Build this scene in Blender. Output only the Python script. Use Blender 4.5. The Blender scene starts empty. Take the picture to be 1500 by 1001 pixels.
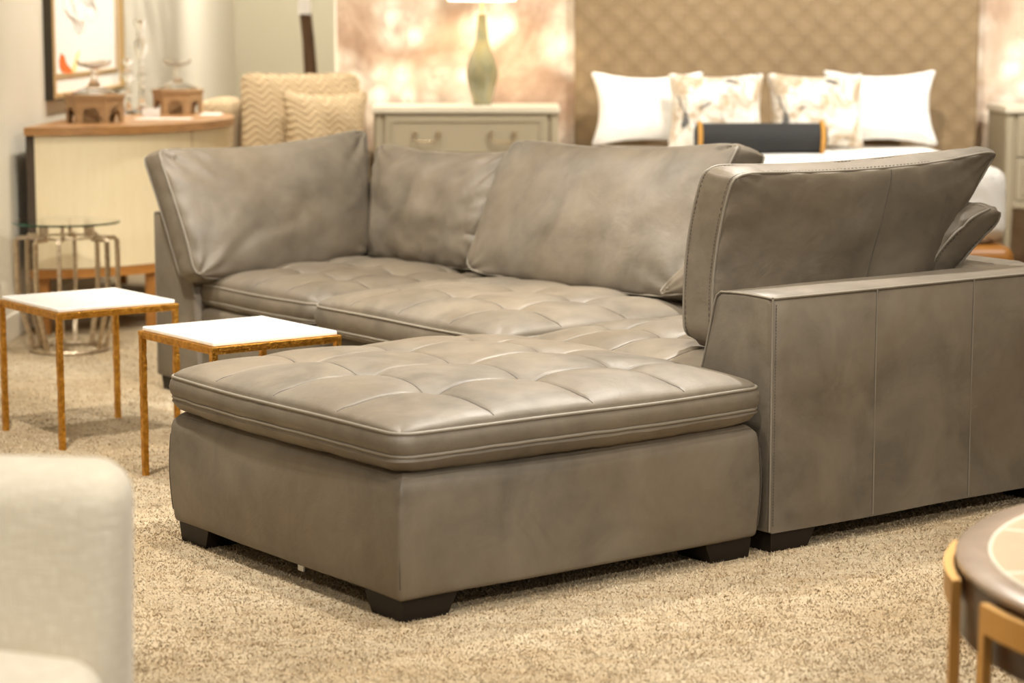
import bpy, bmesh, math, random
import numpy as np
from mathutils import Vector, Matrix, noise
random.seed(7)
PI = math.pi
scn = bpy.context.scene
COL = scn.collection

# ------------------------------------------------------------------ materials
def srgb(r, g, b):
    def f(c):
        c /= 255.0
        return c/12.92 if c <= .04045 else ((c+.055)/1.055)**2.4
    return (f(r), f(g), f(b), 1)

def mat(name, col=(.5,.5,.5,1), rough=.5, metal=0.0, spec=.5, **kw):
    m = bpy.data.materials.new(name); m.use_nodes = True
    b = m.node_tree.nodes['Principled BSDF']
    b.inputs['Base Color'].default_value = col
    b.inputs['Roughness'].default_value = rough
    b.inputs['Metallic'].default_value = metal
    b.inputs['Specular IOR Level'].default_value = spec
    for k, v in kw.items():
        b.inputs[k.replace('_', ' ')].default_value = v
    return m

class NT:
    def __init__(s, m):
        s.t = m.node_tree; s.b = s.t.nodes['Principled BSDF']
        tc = s.t.nodes.new('ShaderNodeTexCoord'); s.obj = tc.outputs['Object']
    def n(s, kind, **kw):
        nd = s.t.nodes.new(kind)
        for k, v in kw.items():
            if hasattr(nd, k) and k not in nd.inputs: setattr(nd, k, v)
            else: nd.inputs[k].default_value = v
        return nd
    def l(s, a, b): s.t.links.new(a, b)
    def mapping(s, scale=(1,1,1), rot=(0,0,0), loc=(0,0,0), src=None):
        m = s.n('ShaderNodeMapping'); m.inputs['Scale'].default_value = scale
        m.inputs['Rotation'].default_value = rot; m.inputs['Location'].default_value = loc
        s.l(src or s.obj, m.inputs['Vector']); return m.outputs['Vector']
    def noise(s, scale, detail=4, rough=.5, vec=None, dist=0):
        k = s.n('ShaderNodeTexNoise', Scale=scale, Detail=detail, Roughness=rough, Distortion=dist)
        s.l(vec or s.obj, k.inputs['Vector']); return k.outputs['Fac']
    def vor(s, scale, vec=None, rnd=1.0, feature='F1', dist='EUCLIDEAN'):
        k = s.t.nodes.new('ShaderNodeTexVoronoi'); k.feature = feature; k.distance = dist
        k.inputs['Scale'].default_value = scale; k.inputs['Randomness'].default_value = rnd
        s.l(vec or s.obj, k.inputs['Vector']); return k
    def ramp(s, fac, stops):
        r = s.n('ShaderNodeValToRGB'); e = r.color_ramp.elements
        while len(e) < len(stops): e.new(.5)
        for i, (p, c) in enumerate(stops):
            e[i].position = p; e[i].color = c if not isinstance(c, (int, float)) else (c, c, c, 1)
        s.l(fac, r.inputs['Fac']); return r.outputs['Color']
    def mix(s, fac, a, b, mode='MIX'):
        m = s.t.nodes.new('ShaderNodeMix'); m.data_type = 'RGBA'; m.blend_type = mode
        for sock, v in ((m.inputs[0], fac), (m.inputs[6], a), (m.inputs[7], b)):
            if hasattr(v, 'links'): s.l(v, sock)
            else: sock.default_value = v
        return m.outputs[2]
    def math(s, op, a, b=0.0):
        m = s.t.nodes.new('ShaderNodeMath'); m.operation = op
        for sock, v in ((m.inputs[0], a), (m.inputs[1], b)):
            if hasattr(v, 'links'): s.l(v, sock)
            else: sock.default_value = v
        return m.outputs[0]
    def bump(s, h, strength=.3, dist=.01, prev=None):
        b = s.n('ShaderNodeBump', Strength=strength, Distance=dist); s.l(h, b.inputs['Height'])
        if prev: s.l(prev, b.inputs['Normal'])
        return b.outputs['Normal']
    def color(s, c): s.l(c, s.b.inputs['Base Color'])
    def normal(s, c): s.l(c, s.b.inputs['Normal'])
    def rough(s, c): s.l(c, s.b.inputs['Roughness'])

M = {}
def leather(name, base, k=1.0):
    m = mat(name, base, .45); t = NT(m)
    c1 = tuple(x*.66 for x in base[:3]) + (1,)
    c2 = tuple(min(1, x*1.28) for x in base[:3]) + (1,)
    a = t.noise(5.0, 5, .6, dist=.6); b = t.noise(22, 4, .6)
    cc = t.mix(t.ramp(a, [(.32, 0.0), (.68, 1.0)]), c1, c2)
    warm = (base[0]*1.12, base[1]*.98, base[2]*.80, 1)
    cc = t.mix(t.ramp(t.noise(2.6, 3, .5, vec=t.mapping(loc=(3, 1, 7))), [(.42, 0.0), (.72, .55)]), cc, warm)
    cc = t.mix(t.ramp(b, [(.35, .0), (.75, .35)]), cc, c2)
    t.color(cc)
    r = t.ramp(t.noise(7, 3, .5, vec=t.mapping(loc=(9, 2, 1))), [(.3, .46), (.7, .62)])
    t.rough(r)
    v = t.vor(330, feature='F1').outputs['Distance']
    n1 = t.bump(v, .16, .0012)
    n2 = t.bump(t.noise(9, 4, .55, dist=.8), .22, .012, n1)
    n3 = t.bump(t.noise(30, 4, .6), .12, .005, n2)
    t.normal(n3)
    return m
M['leather'] = leather('leather_taupe', (.127, .105, .077, 1))
M['welt'] = mat('leather_welt', (.19, .163, .125, 1), .5)  # lighter than the seat leather: highlights along the piping are put into its colour
M['thread'] = mat('seam_thread', (.055, .045, .034, 1), .7)
M['foot'] = mat('dark_wood_foot', (.012, .008, .005, 1), .5, spec=.25)
M['white'] = mat('white_card', (.82, .80, .75, 1), .6)

def wood(name, ca, cb, rough=.4, sc=(1, 1, 14)):
    m = mat(name, ca, rough); t = NT(m)
    f = t.noise(6, 5, .6, vec=t.mapping(scale=sc), dist=.7)
    t.color(t.mix(t.ramp(f, [(.3, 0.0), (.7, 1.0)]), ca, cb)); t.normal(t.bump(f, .1, .004)); return m
M['oak'] = wood('light_walnut', srgb(176, 130, 78), srgb(140, 98, 56), .4, (3, 1, 14))
M['cherry'] = wood('cherry_base', srgb(180, 124, 56), srgb(152, 98, 42), .4)
M['walnut'] = wood('dark_walnut', srgb(78, 46, 30), srgb(52, 30, 20), .3)
M['rim'] = wood('table_rim_wood', srgb(172, 152, 132), srgb(150, 130, 112), .25)
M['arch'] = wood('carved_wood', srgb(176, 142, 100), srgb(150, 116, 78), .6, (1, 1, 6))
M['darkpanel'] = mat('dark_side', srgb(66, 52, 36), .6)
M['raffia'] = mat('raffia_cream', srgb(232, 212, 168), .55)
t = NT(M['raffia']); f = t.noise(40, 3, .6, vec=t.mapping(scale=(1, 1, .15)))
t.color(t.mix(f, srgb(226, 212, 178), srgb(214, 196, 156)))
def hammered(name, c, c2, rough=.3):
    m = mat(name, c, rough, 1.0); t = NT(m)
    v = t.vor(140).outputs['Distance']
    t.normal(t.bump(v, .55, .003)); t.color(t.mix(t.ramp(t.noise(60, 3, .6), [(.35, 0.0), (.65, 1.0)]), c, c2)); return m
M['gold'] = hammered('hammered_gold', (.78, .41, .075, 1), (.50, .23, .03, 1), .36)
M['silver'] = hammered('antique_silver', (.62, .52, .38, 1), (.40, .31, .21, 1), .36)
M['brass'] = mat('brushed_brass', (.72, .42, .13, 1), .38, .8)
M['handle'] = mat('aged_nickel', srgb(176, 158, 128), .35, .8)
M['marble'] = mat('white_marble', (.86, .85, .82, 1), .22)
t = NT(M['marble']); f = t.noise(3, 8, .65, dist=1.6)
t.color(t.mix(t.ramp(f, [(.46, 0.0), (.5, .22), (.54, 0.0)]), (.80, .79, .77, 1), (.56, .54, .51, 1)))
def glassmat(name, col, rough=.0):
    m = mat(name, col, rough); m.node_tree.nodes['Principled BSDF'].inputs['Transmission Weight'].default_value = 1.0
    m.node_tree.nodes['Principled BSDF'].inputs['IOR'].default_value = 1.5; return m
M['glass'] = glassmat('clear_glass', (.97, .98, .97, 1))
M['crystal'] = glassmat('crystal', (.99, .99, .98, 1)); b_ = M['crystal'].node_tree.nodes['Principled BSDF']; b_.inputs['IOR'].default_value = 1.16; b_.inputs['Coat Weight'].default_value = 1.0
M['greenedge'] = glassmat('green_glass_edge', (.02, .30, .20, 1), .1)
M['vase'] = mat('glazed_green_lamp', srgb(150, 150, 96), .08, Coat_Weight=1.0)
t = NT(M['vase']); f = t.noise(7, 3, .5, dist=1)
t.color(t.mix(t.ramp(f, [(.35, 0.0), (.65, 1.0)]), srgb(124, 124, 100), srgb(150, 138, 96)))
M['linen'] = mat('cream_linen', srgb(228, 218, 198), .9, Sheen_Weight=.3)
t = NT(M['linen'])
fx = t.noise(240, 2, .5, vec=t.mapping(scale=(1, 1, .12))); fz = t.noise(240, 2, .5, vec=t.mapping(scale=(.12, .12, 1)))
w = t.math('ADD', fx, fz)
t.color(t.mix(t.ramp(w, [(.7, 0.0), (1.3, 1.0)]), srgb(230, 222, 204), srgb(216, 206, 186))); t.normal(t.bump(w, .5, .003))
M['cotton'] = mat('white_cotton', (.86, .84, .80, 1), .85)
t = NT(M['cotton']); t.normal(t.bump(t.noise(6, 4, .5, dist=1.2), .5, .03))
M['floral'] = mat('floral_print_cotton', (.8, .78, .72, 1), .85)
t = NT(M['floral'])
v = t.vor(4.5, rnd=.8).outputs['Distance']; n = t.noise(9, 4, .6, dist=1.2)
c = t.mix(t.ramp(n, [(.42, 0.0), (.60, 1.0)]), (.74, .71, .64, 1), srgb(176, 156, 130))
c = t.mix(t.ramp(v, [(.03, .75), (.12, 0.0)]), c, srgb(176, 150, 108))
n2 = t.noise(5.2, 5, .6, dist=2.0, vec=t.mapping(loc=(1.7, 5.1, 2.2)))
c = t.mix(t.ramp(n2, [(.60, 0.0), (.64, .9)]), c, srgb(52, 52, 54)); t.color(c)
M['black'] = mat('black_velvet', srgb(30, 30, 30), .8, Sheen_Weight=.1)
M['rope'] = mat('gold_rope', srgb(206, 150, 62), .55)
t = NT(M['rope']); wv = t.n('ShaderNodeTexWave', Scale=60.0); wv.bands_direction = 'DIAGONAL'; t.l(t.obj, wv.inputs['Vector']); t.normal(t.bump(wv.outputs['Fac'], .8, .004))
M['chevron'] = mat('quilted_herringbone', srgb(208, 182, 144), .85)
t = NT(M['chevron'])
sx = t.n('ShaderNodeSeparateXYZ'); t.l(t.obj, sx.inputs[0])
tri = t.math('PINGPONG', t.math('ADD', sx.outputs[0], sx.outputs[1]), .05)
band = t.math('PINGPONG', t.math('ADD', sx.outputs[2], t.math('MULTIPLY', tri, .9)), .017)
h = t.math('MULTIPLY', band, 58)
t.color(t.mix(h, srgb(168, 144, 110), srgb(194, 172, 136))); t.normal(t.bump(h, .8, .008))
M['paint'] = mat('greige_paint', srgb(156, 145, 122), .5)
M['painttop'] = mat('pale_painted_top', srgb(206, 198, 178), .3)
M['shade'] = mat('lamp_shade_linen', (.9, .87, .8, 1), .8)
b = M['shade'].node_tree.nodes['Principled BSDF']; b.inputs['Emission Color'].default_value = (1, .93, .80, 1); b.inputs['Emission Strength'].default_value = 2.5
M['can'] = mat('lamp_lens', (1, 1, 1, 1), .5)
b = M['can'].node_tree.nodes['Principled BSDF']; b.inputs['Emission Color'].default_value = (1, .86, .66, 1); b.inputs['Emission Strength'].default_value = 6
M['bark'] = wood('tree_bark', srgb(96, 68, 38), srgb(62, 42, 22), .8, (4, 4, 1))
M['leaf'] = mat('leaf_green', srgb(70, 92, 44), .5)
M['frame'] = mat('dark_bronze_frame', srgb(52, 44, 28), .5)
M['goldframe'] = mat('pale_gold_fillet', srgb(198, 166, 112), .4, .5)
M['paper'] = mat('art_paper', (.85, .83, .78, 1), .7)
M['orange'] = mat('orange_petal_ink', srgb(250, 104, 14), .7)
M['yellow'] = mat('yellow_petal_ink', srgb(244, 216, 150), .7)
M['ink'] = mat('pale_ink', srgb(206, 198, 184), .8)

M['wall'] = mat('warm_plaster', srgb(226, 216, 194), .75)
t = NT(M['wall']); f = t.noise(1.4, 4, .6); t.color(t.mix(f, srgb(222, 214, 196), srgb(212, 204, 184))); t.normal(t.bump(t.noise(60, 3, .6), .1, .003))
M['farwall'] = mat('beige_plaster', srgb(198, 190, 166), .8)
M['trim'] = mat('trim_paint', srgb(232, 224, 206), .5)
M['ceiling'] = mat('ceiling_paint', srgb(232, 226, 212), .8)
# floral mural
MURAL = M['mural'] = mat('floral_mural_wallpaper', srgb(200, 170, 150), .55)
t = NT(M['mural'])
base = t.ramp(t.noise(1.5, 5, .6, dist=1.0, vec=t.mapping(loc=(2.2, 0, .6))), [(.30, srgb(140, 110, 86)), (.45, srgb(182, 154, 130)), (.60, srgb(216, 197, 172)), (.75, srgb(190, 164, 142))])
warp = t.mix(.22, t.obj, t.n('ShaderNodeTexNoise', Scale=6.0, Detail=4.0).outputs['Color'], 'ADD')
v = t.vor(2.6, vec=warp, rnd=1).outputs['Distance']; v2 = t.vor(9.0, vec=warp, rnd=1).outputs['Distance']
bl = t.math('MULTIPLY', t.ramp(v, [(.30, 1.0), (.58, 0.0)]), t.ramp(v2, [(.28, 1.0), (.70, .3)]))
c = t.mix(bl, base, srgb(250, 242, 226))
tw = t.ramp(t.noise(4.5, 2, .5, dist=3.0, vec=t.mapping(loc=(4, 4, 4), scale=(1, 1, .5))), [(.49, 0.0), (.5, .55), (.51, 0.0)])
c = t.mix(tw, c, srgb(150, 112, 92)); t.color(c)
# woven headboard
M['woven'] = mat('woven_brown_panel', srgb(150, 122, 86), .6)
t = NT(M['woven'])
vv = t.vor(9.5, vec=t.mapping(rot=(0, PI/4, 0), scale=(1, .001, 1)), rnd=0, feature='F1').outputs['Distance']
vf = t.vor(38, vec=t.mapping(scale=(1, .001, 1)), rnd=.3).outputs['Distance']
h = t.math('ADD', vv, t.math('MULTIPLY', vf, .5))
t.color(t.mix(t.ramp(h, [(.35, 0.0), (.95, 1.0)]), srgb(140, 118, 86), srgb(124, 102, 72)))
t.normal(t.bump(h, .4, .015))
# carpet
def carpet(name, k=1.0):
    m = mat(name, srgb(206, 180, 138), .95, spec=.1); t = NT(m)
    big = t.noise(1.3, 4, .6)
    mid = t.noise(14, 4, .65, vec=t.mapping(scale=(.55, 1.6, 1)), dist=.5)
    fine = t.noise(75, 4, .7, vec=t.mapping(scale=(.45, 1.5, 1)), dist=.6)
    c = t.mix(t.ramp(big, [(.35, 0.0), (.68, 1.0)]), srgb(180*k, 160*k, 128*k), srgb(206*k, 190*k, 162*k))
    c = t.mix(t.ramp(mid, [(.32, .45), (.55, 0.0)]), c, srgb(164*k, 134*k, 94*k))
    c = t.mix(t.ramp(fine, [(.30, .75), (.43, 0.0)]), c, srgb(96*k, 72*k, 44*k))
    t.color(c)
    n1 = t.bump(fine, .8, .012); t.normal(t.bump(mid, .5, .03, n1))
    return m
M['carpet'] = carpet('shag_carpet', .93)
M['carpet_yarn'] = mat('carpet_yarn', srgb(226, 204, 166), .95, spec=.05); t = NT(M['carpet_yarn'])
f = t.noise(70, 2, .6, vec=t.mapping(scale=(.5, 1.3, 1))); g = t.noise(1.6, 4, .6); d = t.noise(15, 4, .65, vec=t.mapping(scale=(.6, 1.5, 1)))
c = t.mix(t.ramp(g, [(.35, 0.0), (.68, 1.0)]), srgb(176, 159, 131), srgb(200, 186, 162))
c = t.mix(t.ramp(d, [(.34, .5), (.56, 0.0)]), c, srgb(168, 140, 102))
c = t.mix(t.ramp(f, [(.30, .8), (.43, 0.0)]), c, srgb(112, 86, 56)); t.color(c)

# ------------------------------------------------------------------ helpers
def link(name, me, m, parent=None, smooth=True, loc=None):
    o = bpy.data.objects.new(name, me); COL.objects.link(o)
    if m is not None: me.materials.append(m)
    if smooth:
        for p in me.polygons: p.use_smooth = True
    if parent: o.parent = parent
    if loc: o.location = loc
    return o
def obj(name, bm, m, parent=None, smooth=True, loc=None):
    bmesh.ops.recalc_face_normals(bm, faces=bm.faces)
    me = bpy.data.meshes.new(name); bm.to_mesh(me); bm.free()
    o = link(name, me, m, parent, smooth, loc)
    if smooth:
        try: me.set_sharp_from_angle(angle=math.radians(48))
        except Exception: pass
    return o
def tag(o, label=None, cat=None, group=None, kind=None):
    if label: o['label'] = label
    if cat: o['category'] = cat
    if group: o['group'] = group
    if kind: o['kind'] = kind
    return o
def thing(name, label, cat, loc=(0, 0, 0), rz=0, group=None):
    o = bpy.data.objects.new(name, None); COL.objects.link(o); o.location = loc; o.rotation_euler = (0, 0, rz)
    o.empty_display_size = .1
    return tag(o, label, cat, group)
def dup(r, loc, label, rz=None):
    c = r.copy(); COL.objects.link(c); c.location = loc; c['label'] = label
    if rz is not None: c.rotation_euler = (0, 0, rz)
    for ch in list(r.children):
        d = ch.copy(); COL.objects.link(d); d.parent = c
        for g in list(ch.children):
            e = g.copy(); COL.objects.link(e); e.parent = d
    return c
def box(bm, a, b, bev=0, seg=2):
    r = bmesh.ops.create_cube(bm, size=1); vs = r['verts']
    for v in vs: v.co = Vector([(a[i]+b[i])/2 + v.co[i]*(b[i]-a[i]) for i in range(3)])
    if bev:
        es = list({e for v in vs for e in v.link_edges})
        bmesh.ops.bevel(bm, geom=es, offset=bev, segments=seg, affect='EDGES', profile=.5)
    return bm
def B(a, b, bev=0, seg=2): return box(bmesh.new(), a, b, bev, seg)
def tube(bm, pts, r, n=8, closed=False, square=False):
    pts = [Vector(p) for p in pts]; N = len(pts); rings = []
    up = None
    for i, p in enumerate(pts):
        if closed: d = pts[(i+1) % N]-pts[i-1]
        else: d = pts[min(i+1, N-1)]-pts[max(i-1, 0)]
        d.normalize()
        if up is None:
            up = Vector((0, 0, 1)) if abs(d.z) < .9 else Vector((1, 0, 0))
        s = d.cross(up)
        if s.length < 1e-5: s = d.orthogonal()
        s.normalize(); up = s.cross(d).normalized()
        rr = r[i] if isinstance(r, (list, tuple)) else r
        ring = []
        for k in range(n):
            a = 2*PI*k/n + (PI/4 if square else 0); q = rr*(1.414 if square else 1)
            ring.append(bm.verts.new(p+(s*math.cos(a)+up*math.sin(a))*q))
        rings.append(ring)
    for i in range(N if closed else N-1):
        A, C = rings[i], rings[(i+1) % N]
        for k in range(n): bm.faces.new((A[k], A[(k+1) % n], C[(k+1) % n], C[k]))
    if not closed: bm.faces.new(rings[0][::-1]); bm.faces.new(rings[-1])
    return bm
def lathe(bm, prof, n=32, c=(0, 0, 0)):
    rings = []
    for r, z in prof:
        rings.append([bm.verts.new((c[0]+r*math.cos(2*PI*k/n), c[1]+r*math.sin(2*PI*k/n), c[2]+z)) for k in range(n)] if r > 1e-6 else [bm.verts.new((c[0], c[1], c[2]+z))])
    for A, C in zip(rings, rings[1:]):
        for k in range(n):
            j = (k+1) % n
            if len(A) == 1 and len(C) == 1: continue
            if len(A) == 1: bm.faces.new((A[0], C[j], C[k]))
            elif len(C) == 1: bm.faces.new((A[k], A[j], C[0]))
            else: bm.faces.new((A[k], A[j], C[j], C[k]))
    return bm
def prism(bm, poly, z0, z1):
    a = [bm.verts.new((x, y, z0)) for x, y in poly]; c = [bm.verts.new((x, y, z1)) for x, y in poly]
    n = len(poly); bm.faces.new(a[::-1]); bm.faces.new(c)
    for i in range(n): bm.faces.new((a[i], a[(i+1) % n], c[(i+1) % n], c[i]))
    return bm

def axis(a, b, r, n, k=4):
    e = [a + r*(1-math.cos(PI/2*i/k)) for i in range(k)]
    mid = [a+r+(b-a-2*r)*i/n for i in range(n+1)]
    return e + mid + [b-(q-a) for q in reversed(e)]
def rbox(a, b, r, n=(8, 8, 6), fn=None, k=4):
    """soft edged box built from dense grids; fn(x,y,z,Vector normalish)->Vector"""
    bm = bmesh.new(); ax = [axis(a[i], b[i], r, n[i], k) for i in range(3)]
    lo = [a[i]+r for i in range(3)]; hi = [b[i]-r for i in range(3)]
    cache = {}
    def V(p):
        key = tuple(round(c, 5) for c in p)
        if key in cache: return cache[key]
        q = Vector([min(max(p[i], lo[i]), hi[i]) for i in range(3)]); d = Vector(p)-q
        co = q+d.normalized()*r if d.length > 1e-9 else Vector(p)
        if fn: co = fn(co, d.normalized() if d.length > 1e-9 else Vector((0, 0, 0)))
        cache[key] = bm.verts.new(co); return cache[key]
    for d in range(3):
        e, f = [i for i in range(3) if i != d]
        for val in (a[d], b[d]):
            for i in range(len(ax[e])-1):
                for j in range(len(ax[f])-1):
                    vs = []
                    for ii, jj in ((i, j), (i+1, j), (i+1, j+1), (i, j+1)):
                        p = [0, 0, 0]; p[d] = val; p[e] = ax[e][ii]; p[f] = ax[f][jj]; vs.append(V(p))
                    if len(set(vs)) == 4:
                        try: bm.faces.new(vs)
                        except ValueError: pass
    return bm

# ------------------------------------------------------------------ camera + frame
H = 1.33; F = 3265.0; PITCH = .1411
YAW = math.radians(53.1); OX, OY = -.249, 4.84
RZ = PI/2-YAW
UX, UY = math.sin(YAW), math.cos(YAW)
def W(u, v, z=0): return (OX+u*UX-v*UY, OY+u*UY+v*UX, z)
cam = bpy.data.cameras.new('camera'); co = bpy.data.objects.new('camera', cam); COL.objects.link(co)
co.location = (0, 0, H); co.rotation_euler = (PI/2-PITCH, 0, 0)
cam.sensor_width = 36; cam.lens = F/1500*36; cam.clip_start = .1; cam.clip_end = 60
cam.dof.use_dof = True; cam.dof.focus_distance = 5.7; cam.dof.aperture_fstop = 3.0
scn.camera = co

# ------------------------------------------------------------------ room
def struct(name, bm, m, smooth=False):
    return tag(obj(name, bm, m, None, smooth), kind='structure')
XL = -2.14
CZ = 3.3
struct('floor', B((XL-.2, -3, -.1), (6.5, 17.6, 0)), M['carpet'])
struct('wall_left', B((XL-.15, -3, 0), (XL, 17.6, CZ)), M['wall'])
struct('wall_back', B((XL, 17.4, 0), (6.3, 17.55, CZ)), M['farwall'])
struct('wall_right', B((6.3, -3, 0), (6.45, 17.6, CZ)), M['wall'])
struct('ceiling', B((XL-.2, -3, CZ), (6.5, 17.6, CZ+.1)), M['ceiling'])
struct('baseboard_left', B((XL, -3, 0), (XL+.015, 17.4, .11), .004), M['trim'])
# carpet pile: short yarn ends standing on the floor over the part of the carpet nearest the camera
def pile():
    rg = np.random.default_rng(5); N = 620000
    q = rg.random(N); y0, y1 = 2.3, 9.4
    Y = 1/((1/y0)*(1-q)+(1/y1)*q)                    # denser close by
    hw = .25*Y+.25; X = (rg.random(N)*2-1)*hw
    keep = X > XL+.03; X, Y = X[keep], Y[keep]; n = len(X)
    cl = np.sin(X*37+3*np.sin(Y*23))*np.sin(Y*31+2*np.sin(X*19))*.5+.5
    h = (.0035+.004*rg.random(n))*(.55+.6*cl); w = (.0011+.0009*rg.random(n))*(.6+.22*Y); a = rg.random(n)*2*np.pi
    la = rg.random(n)*2*np.pi; ll = h*(.3+.9*rg.random(n))
    V = np.zeros((n, 3, 3))
    V[:, 0, 0] = X-w*np.cos(a); V[:, 0, 1] = Y-w*np.sin(a); V[:, 1, 0] = X+w*np.cos(a); V[:, 1, 1] = Y+w*np.sin(a)
    V[:, 2, 0] = X+ll*np.cos(la); V[:, 2, 1] = Y+ll*np.sin(la); V[:, 2, 2] = h; V[:, :2, 2] = -.001
    me = bpy.data.meshes.new('carpet_pile'); me.vertices.add(3*n); me.vertices.foreach_set('co', V.ravel())
    me.loops.add(3*n); me.loops.foreach_set('vertex_index', np.arange(3*n, dtype=np.int32)); me.polygons.add(n)
    me.polygons.foreach_set('loop_start', np.arange(0, 3*n, 3, dtype=np.int32)); me.polygons.foreach_set('loop_total', np.full(n, 3, dtype=np.int32))
    me.update(calc_edges=True)
    o = bpy.data.objects.new('carpet_pile', me); COL.objects.link(o); me.materials.append(M['carpet_yarn'])
    tag(o, 'beige shag carpet pile covering the showroom floor', 'carpet', kind='stuff')
pile()
# display partition with the mural
PX0, PX1, PY = -.93, 3.6, 11.95
struct('wall_partition', B((PX0, PY, 0), (PX1, PY+.14, 2.75)), M['mural'])
struct('trim_partition', B((PX0-.012, PY-.004, 0), (PX0, PY+.144, 2.75)), M['trim'])

# ------------------------------------------------------------------ leather upholstery
def nz(x, y, z, s): return noise.noise(Vector((x*s, y*s, z*s)))
def tufted(parent, x0, x1, y0, y1, zb, zs, zl, crown, nx, ny, seed=0, N=110, name='seat_cushion', sag=0.0, R=.045):
    """box cushion with button tufts; zs upper welt, zl lower welt"""
    Wd, D = x1-x0, y1-y0
    tx = [x0+Wd*(.5+(i-(nx-1)/2)*.262*1.0) for i in range(nx)]; ty = [y0+D*(.5+(j-(ny-1)/2)*.262) for j in range(ny)]
    def plan(s, t, off=0):
        # rounded-corner rectangle, slightly bowed edges
        a, c = Wd/2+off, D/2+off
        px, py = s*a, t*c
        es, et = max(0, (abs(px)-(a-R))/R), max(0, (abs(py)-(c-R))/R)
        if es > 0 and et > 0:
            # map square corner to circle corner
            mx = max(es, et); l = math.hypot(es, et); k = mx/l
            px = math.copysign(a-R+es*k*R, px); py = math.copysign(c-R+et*k*R, py)
        bow = .010
        px += math.copysign(1, s)*bow*(abs(s)**8)*(1-t*t); py += math.copysign(1, t)*bow*(abs(t)**8)*(1-s*s)
        return x0+Wd/2+px, y0+D/2+py
    def top(s, t):
        x, y = plan(s, t)
        e = (1-abs(s)**3.2)*(1-abs(t)**3.2)
        ed = min((1-abs(s))*Wd/2, (1-abs(t))*D/2)
        h = crown*(max(e, 0)**.37)
        h *= .93+.14*nz(x, y, seed*3.1, 3.2)+.05*nz(x, y, seed*1.7+5, 8)
        # tufts
        pin = 0
        for a in tx:
            for c in ty:
                d = math.hypot(x-a, y-c); pin = max(pin, .032*math.exp(-(d/.036)**1.2))
        h -= pin*min(1, max(e, 0)*2)
        # channel seams between tufts
        g = 0
        for a in tx:
            d = abs(x-a); far = min(abs(y-c) for c in ty)
            g = max(g, (.005*math.exp(-(d/.0055)**2)+.009*math.exp(-(d/.034)**1.5))*(1.0-.35*min(1, far/.13)))
        for c in ty:
            d = abs(y-c); far = min(abs(x-a) for a in tx)
            g = max(g, (.005*math.exp(-(d/.0055)**2)+.009*math.exp(-(d/.034)**1.5))*(1.0-.35*min(1, far/.13)))
        h -= g*min(1, ed/.05)
        h -= sag*(1-s*s)*(1-t*t)
        return x, y, zs+max(h, -.01)+.004*nz(x, y, seed+9, 2.0)
    # sample lines, denser near tufts
    def samp(n, tl, o, d):
        L = set()
        for i in range(n+1): L.add(round(-1+2*i/n, 4))
        for a in tl:
            q = (a-o)/d*2-1
            for k in (-.010, -.006, -.003, 0, .003, .006, .010): L.add(round(q+k*2/d, 4))
        for k in (.002, .006, .012, .02): L.add(1-k); L.add(-1+k)
        L = sorted(L); out = [L[0]]
        for v in L[1:]:
            if v-out[-1] > .0016: out.append(v)
        out[-1] = 1.0
        return out
    S = samp(N, tx, x0, Wd); T = samp(N, ty, y0, D)
    bm = bmesh.new(); g = [[bm.verts.new(top(s, t)) for t in T] for s in S]
    for i in range(len(S)-1):
        for j in range(len(T)-1): bm.faces.new((g[i][j], g[i+1][j], g[i+1][j+1], g[i][j+1]))
    ns, nt = len(S), len(T)
    ring = [(i, 0) for i in range(ns-1)]+[(ns-1, j) for j in range(nt-1)]+[(i, nt-1) for i in range(ns-1, 0, -1)]+[(0, j) for j in range(nt-1, 0, -1)]
    def surf(x, y):
        return Vector(top((x-x0)/Wd*2-1, (y-y0)/D*2-1))+Vector((0, 0, .0004))
    seams = []
    gx = [x0]+tx+[x0+Wd]; gy = [y0]+ty+[y0+D]
    for c_ in ty:
        for a, b in zip(gx, gx[1:]): seams.append([surf(a+(b-a)*(.03+.94*i/16), c_) for i in range(17)])
    for a_ in tx:
        for a, b in zip(gy, gy[1:]): seams.append([surf(a_, a+(b-a)*(.03+.94*i/16)) for i in range(17)])
    prev = [g[i][j] for i, j in ring]; welt_top = [v.co.copy() for v in prev]
    prof = [(.006, .82), (.009, .5), (.006, .18), (0, 0), (.004, -.25), (-.008, -.65), (-.035, -.95), (-.10, -1.05)]
    welt_low = None
    for off, fz in prof:
        row = []
        for (i, j) in ring:
            s, t = S[i], T[j]; x, y = plan(s, t, off)
            z = zl+(zs-zl)*fz if fz >= 0 else zl+(zl-zb)*fz
            z += .004*nz(x, y, seed+9, 2.0)+(.004*nz(x, y, seed+2, 11) if fz < 0 else .0015*nz(x, y, seed+2, 14))
            row.append(bm.verts.new((x, y, z)))
        n = len(row)
        for k in range(n): bm.faces.new((prev[k], row[k], row[(k+1) % n], prev[(k+1) % n]))
        prev = row
        if fz == 0: welt_low = [v.co.copy() for v in row]
    bm.faces.new(prev[::-1])
    c = obj(name, bm, M['leather'], parent)
    for P in seams: obj('seam', tube(bmesh.new(), P, .0016, 5), M['thread'], c)
    for L in (welt_top, welt_low):
        w = bmesh.new(); P = [L[0]]
        for p in L[1:]:
            if (p-P[-1]).length > .012: P.append(p)
        cx, cy = x0+Wd/2, y0+D/2
        P = [p+Vector((p.x-cx, p.y-cy, 0)).normalized()*.002 for p in P]
        tube(w, P, .0042, 8, closed=True)
        obj('piping', w, M['welt'], c)
    return c

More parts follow.
